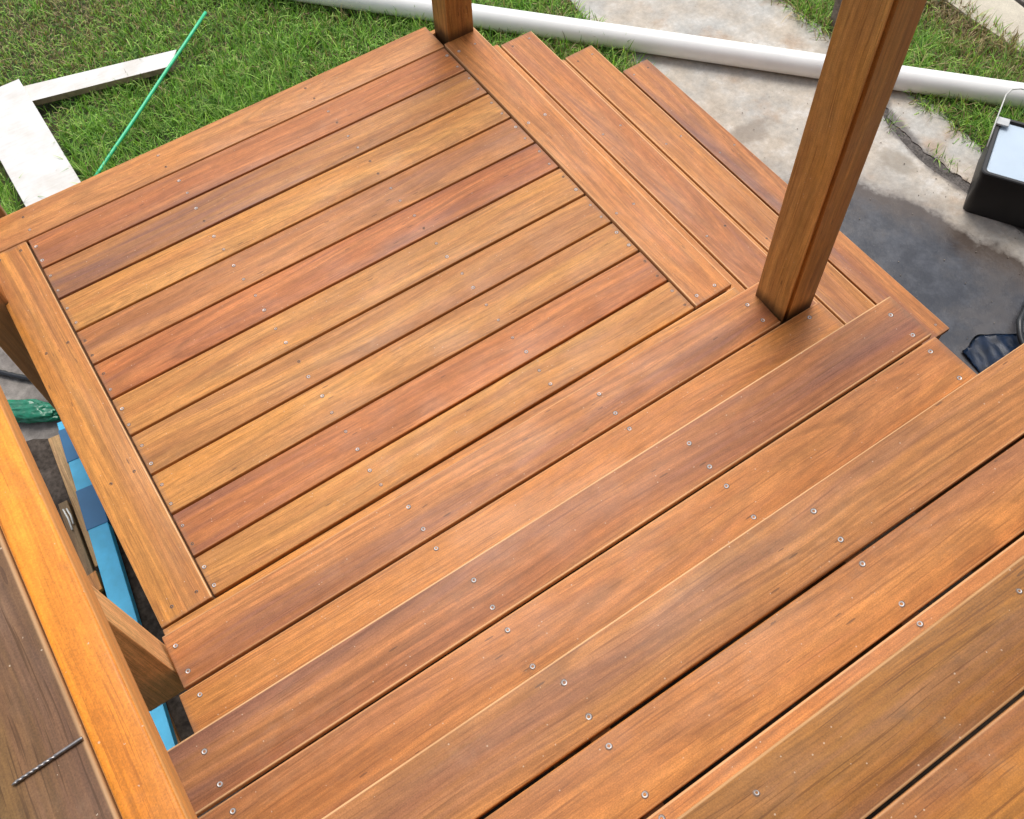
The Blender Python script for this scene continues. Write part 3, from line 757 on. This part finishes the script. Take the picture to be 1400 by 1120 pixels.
# ------------------------------------------------------------------ grass
rg = np.random.default_rng(11)
def lattice(x, y, s, seed):
    """cheap smooth value noise"""
    r = np.random.default_rng(seed).random((64, 64)); u = x*s+100.3; v = y*s+100.7
    i, j = np.floor(u).astype(int), np.floor(v).astype(int); fu, fv = u-i, v-j
    fu = fu*fu*(3-2*fu); fv = fv*fv*(3-2*fv)
    A = r[i % 64, j % 64]; B = r[(i+1) % 64, j % 64]; Cc = r[i % 64, (j+1) % 64]; D = r[(i+1) % 64, (j+1) % 64]
    return (A*(1-fu)+B*fu)*(1-fv)+(Cc*(1-fu)+D*fu)*fv
def fbm(x, y, s, seed): return (lattice(x, y, s, seed)*.55+lattice(x, y, s*2.3, seed+1)*.3+lattice(x, y, s*5.1, seed+2)*.15)
def seg_d(x, y, ax, ay, bx, by):
    t = np.clip(((x-ax)*(bx-ax)+(y-ay)*(by-ay))/((bx-ax)**2+(by-ay)**2), 0, 1)
    return np.hypot(x-ax-t*(bx-ax), y-ay-t*(by-ay))
def grass(name, x, y, h, w_, dead, zb, mat, label, flat):
    n = len(x)
    az = rg.uniform(0, 2*np.pi, n)+1.2*(lattice(x, y, 6, 90)-.5); face = az+np.pi/2+rg.normal(0, .5, n)
    lean = np.clip(rg.gamma(2.2, .28, n)*flat, .05, 1.45)
    dx, dy = np.cos(az), np.sin(az); wx, wy = np.cos(face)*w_/2, np.sin(face)*w_/2
    V = np.zeros((n, 7, 3), np.float32)
    def at(t):
        aa = lean*(.35+.9*t)
        return h*t*np.sin(aa), h*t*np.cos(aa)
    for k, t, ww in ((0, 0.0, .8), (1, .4, 1.0), (2, .75, .7)):
        r_, zz = at(t)
        V[:, 2*k, 0] = x+dx*r_-wx*ww; V[:, 2*k, 1] = y+dy*r_-wy*ww; V[:, 2*k, 2] = zb+zz
        V[:, 2*k+1, 0] = x+dx*r_+wx*ww; V[:, 2*k+1, 1] = y+dy*r_+wy*ww; V[:, 2*k+1, 2] = zb+zz
    r_, zz = at(1.0); V[:, 6, 0] = x+dx*r_; V[:, 6, 1] = y+dy*r_; V[:, 6, 2] = np.maximum(zb+zz, zb+.002)
    base = (np.arange(n)*7)[:, None]
    F = np.concatenate([base+np.array([[0, 1, 3]]), base+np.array([[0, 3, 2]]), base+np.array([[2, 3, 5]]), base+np.array([[2, 5, 4]]), base+np.array([[4, 5, 6]])], 0).astype(np.int32)
    me = bpy.data.meshes.new(name)
    me.vertices.add(n*7); me.vertices.foreach_set('co', V.reshape(-1))
    me.loops.add(len(F)*3); me.loops.foreach_set('vertex_index', F.reshape(-1))
    me.polygons.add(len(F)); me.polygons.foreach_set('loop_start', np.arange(len(F), dtype=np.int32)*3); me.polygons.foreach_set('loop_total', np.full(len(F), 3, np.int32))
    me.update(calc_edges=True)
    g1 = np.array([.21, .41, .06]); g2 = np.array([.40, .58, .14]); g3 = np.array([.12, .25, .05]); st_ = np.array([.52, .41, .22]); br = np.array([.25, .18, .095])
    k1 = rg.random((n, 1)); col = np.where(k1 < .45, g1, np.where(k1 < .72, g2, g3))*rg.uniform(.6, 1.5, (n, 1))
    dd = rg.random((n, 1)) < dead[:, None]
    dc = np.where(rg.random((n, 1)) < .55, st_, br)*rg.uniform(.6, 1.15, (n, 1))
    col = np.where(dd, dc, col)
    ca = np.ones((n, 7, 4), np.float32); ca[:, :, :3] = col[:, None, :]
    at_ = me.color_attributes.new('Col', 'FLOAT_COLOR', 'POINT'); at_.data.foreach_set('color', ca.reshape(-1))
    me.materials.append(mat)
    o = bpy.data.objects.new(name, me); link(o); tag(o, label, None, None, 'stuff'); return o
GM = grass_material()
# lawn beyond the landing
n = 165000
x = rg.uniform(-1.6, 2.95, n); y = rg.uniform(1.50, 5.2, n)
edge_x = 2.80+.05*(lattice(x, y, 9, 5)-.5)+np.where(y > 2.0, (y-1.9)*.05, 0)
keep = (x < edge_x) & ~((x < -.25) & (y < 2.07))
keep &= ~((x > -.05) & (x < .25) & (y < 3.47) & (rg.random(n) < .985))
bB = (y > 3.29-.26*(x-.25)+.02) & (y < 3.41-.272*(x-.25)+.02) & (x > .1) & (x < .95)
keep &= ~(bB & (rg.random(n) < .985))
dens = fbm(x, y, 3.0, 21); keep &= rg.random(n) < np.clip(-.05+1.9*dens, .08, 1)
x, y = x[keep], y[keep]
dry = fbm(x, y, 1.1, 40)
dirtpatch = np.exp(-(((x-.55)/.55)**2+((y-3.95)/.45)**2))
dead = np.clip(.05+.65*(dry-.45)+.45*dirtpatch+.16*np.clip((y-2.9)/1.0, 0, 1), .03, .8)
hh = rg.uniform(.035, .095, len(x))*(.55+.95*fbm(x, y, 2.2, 60))*(1-.45*dirtpatch)*np.where(y < 3.0, 1.35, .9)
grass('lawn_grass', x, y, hh, rg.uniform(.0030, .0064, len(x)), dead, SZ+.012, GM, 'green lawn grass with dry straw patches beyond the landing', 1.35)
# brighter, longer tufts near the deck and along the edges
nt = 900
tx = rg.uniform(-.6, 2.75, nt); ty = 1.62+rg.gamma(1.6, .45, nt)
kt = (rg.random(nt) < np.clip(1.6*fbm(tx, ty, 2.4, 120)-.25, .05, 1)) & ~((tx > -.10) & (tx < .30) & (ty < 3.5)) & ~((tx < -.2) & (ty < 2.1)) & (ty < 4.6)
tx, ty = tx[kt], ty[kt]
m = 26
x = np.repeat(tx, m)+rg.normal(0, .022, len(tx)*m); y = np.repeat(ty, m)+rg.normal(0, .022, len(tx)*m)
ok = ~((x > -.05) & (x < .25) & (y < 3.47)) & ~((y > 3.29-.26*(x-.25)) & (y < 3.43-.272*(x-.25)) & (x > .1) & (x < .97))
x, y = x[ok], y[ok]
grass('grass_tufts', x, y, rg.uniform(.05, .125, len(x)), rg.uniform(.003, .0065, len(x)), np.full(len(x), .06), SZ+.015, GM, 'brighter longer tufts of grass on the lawn beside the landing', 1.45)
# strip between the path and the kerb
n = 62000
x = rg.uniform(3.66, 4.44, n); y = rg.uniform(-1.2, 3.6, n)
xl = 3.72+.05*(lattice(x, y, 11, 7)-.5)-np.where(y > 1.2, .02, 0)
keep = (x > xl) & (x < 4.372+.05*lattice(x, y, 8, 9)); keep &= rg.random(n) < np.clip(.25+1.25*fbm(x, y, 4, 33), 0, 1)
x, y = x[keep], y[keep]
dead = np.clip(.20+.9*(fbm(x, y, 2.0, 70)-.42)+.35*np.exp(-((x-4.28)/.14)**2), .05, .85)
hh = rg.uniform(.05, .14, len(x))*(.5+.9*fbm(x, y, 3.0, 80))*np.where(x < 3.95, 1.1, .8)
grass('verge_grass', x, y, hh, rg.uniform(.0028, .006, len(x)), dead, SZ+.012, GM, 'longer grass and straw between the path and the cream kerb', 1.5)
# grit and crumbs on the path
bm = bmesh.new()
r_ = random.Random(5)
for i in range(230):
    px_, py_ = r_.uniform(2.72, 3.72), r_.uniform(-.6, 3.2)
    if r_.random() < .35: px_ = 3.49+r_.gauss(0, .05); py_ = r_.uniform(-.1, 1.0)
    rr_ = r_.uniform(.001, .0030)
    m_ = Matrix.Translation((px_, py_, GZ+.003+rr_*.4)) @ Matrix.Rotation(r_.uniform(0, 6.28), 4, 'Z') @ Matrix.Diagonal((rr_*r_.uniform(.7, 1.6), rr_, rr_*.7, 1))
    bmesh.ops.create_icosphere(bm, subdivisions=1, radius=1.0, matrix=m_)
tag(mesh_obj('grit', bm, stone_like('grit', C4(.30, .26, .21), C4(.15, .12, .09), .9, 40, .5)), 'small grit and crumbs scattered on the concrete path', None, None, 'stuff')
# sprigs in the crack and along the deck foot
cx = np.concatenate([rg.normal(3.53, .012, 60), rg.normal(3.50, .01, 40), rg.uniform(2.60, 2.80, 900)])
cy = np.concatenate([rg.normal(.50, .06, 60), rg.normal(.80, .03, 40), rg.uniform(1.63, 2.15, 900)])
grass('weeds', cx, cy, rg.uniform(.03, .09, len(cx)), rg.uniform(.002, .004, len(cx)), np.full(len(cx), .25), GZ-.018, GM, 'small weeds in the path crack and beside the lowest tread', 1.3)
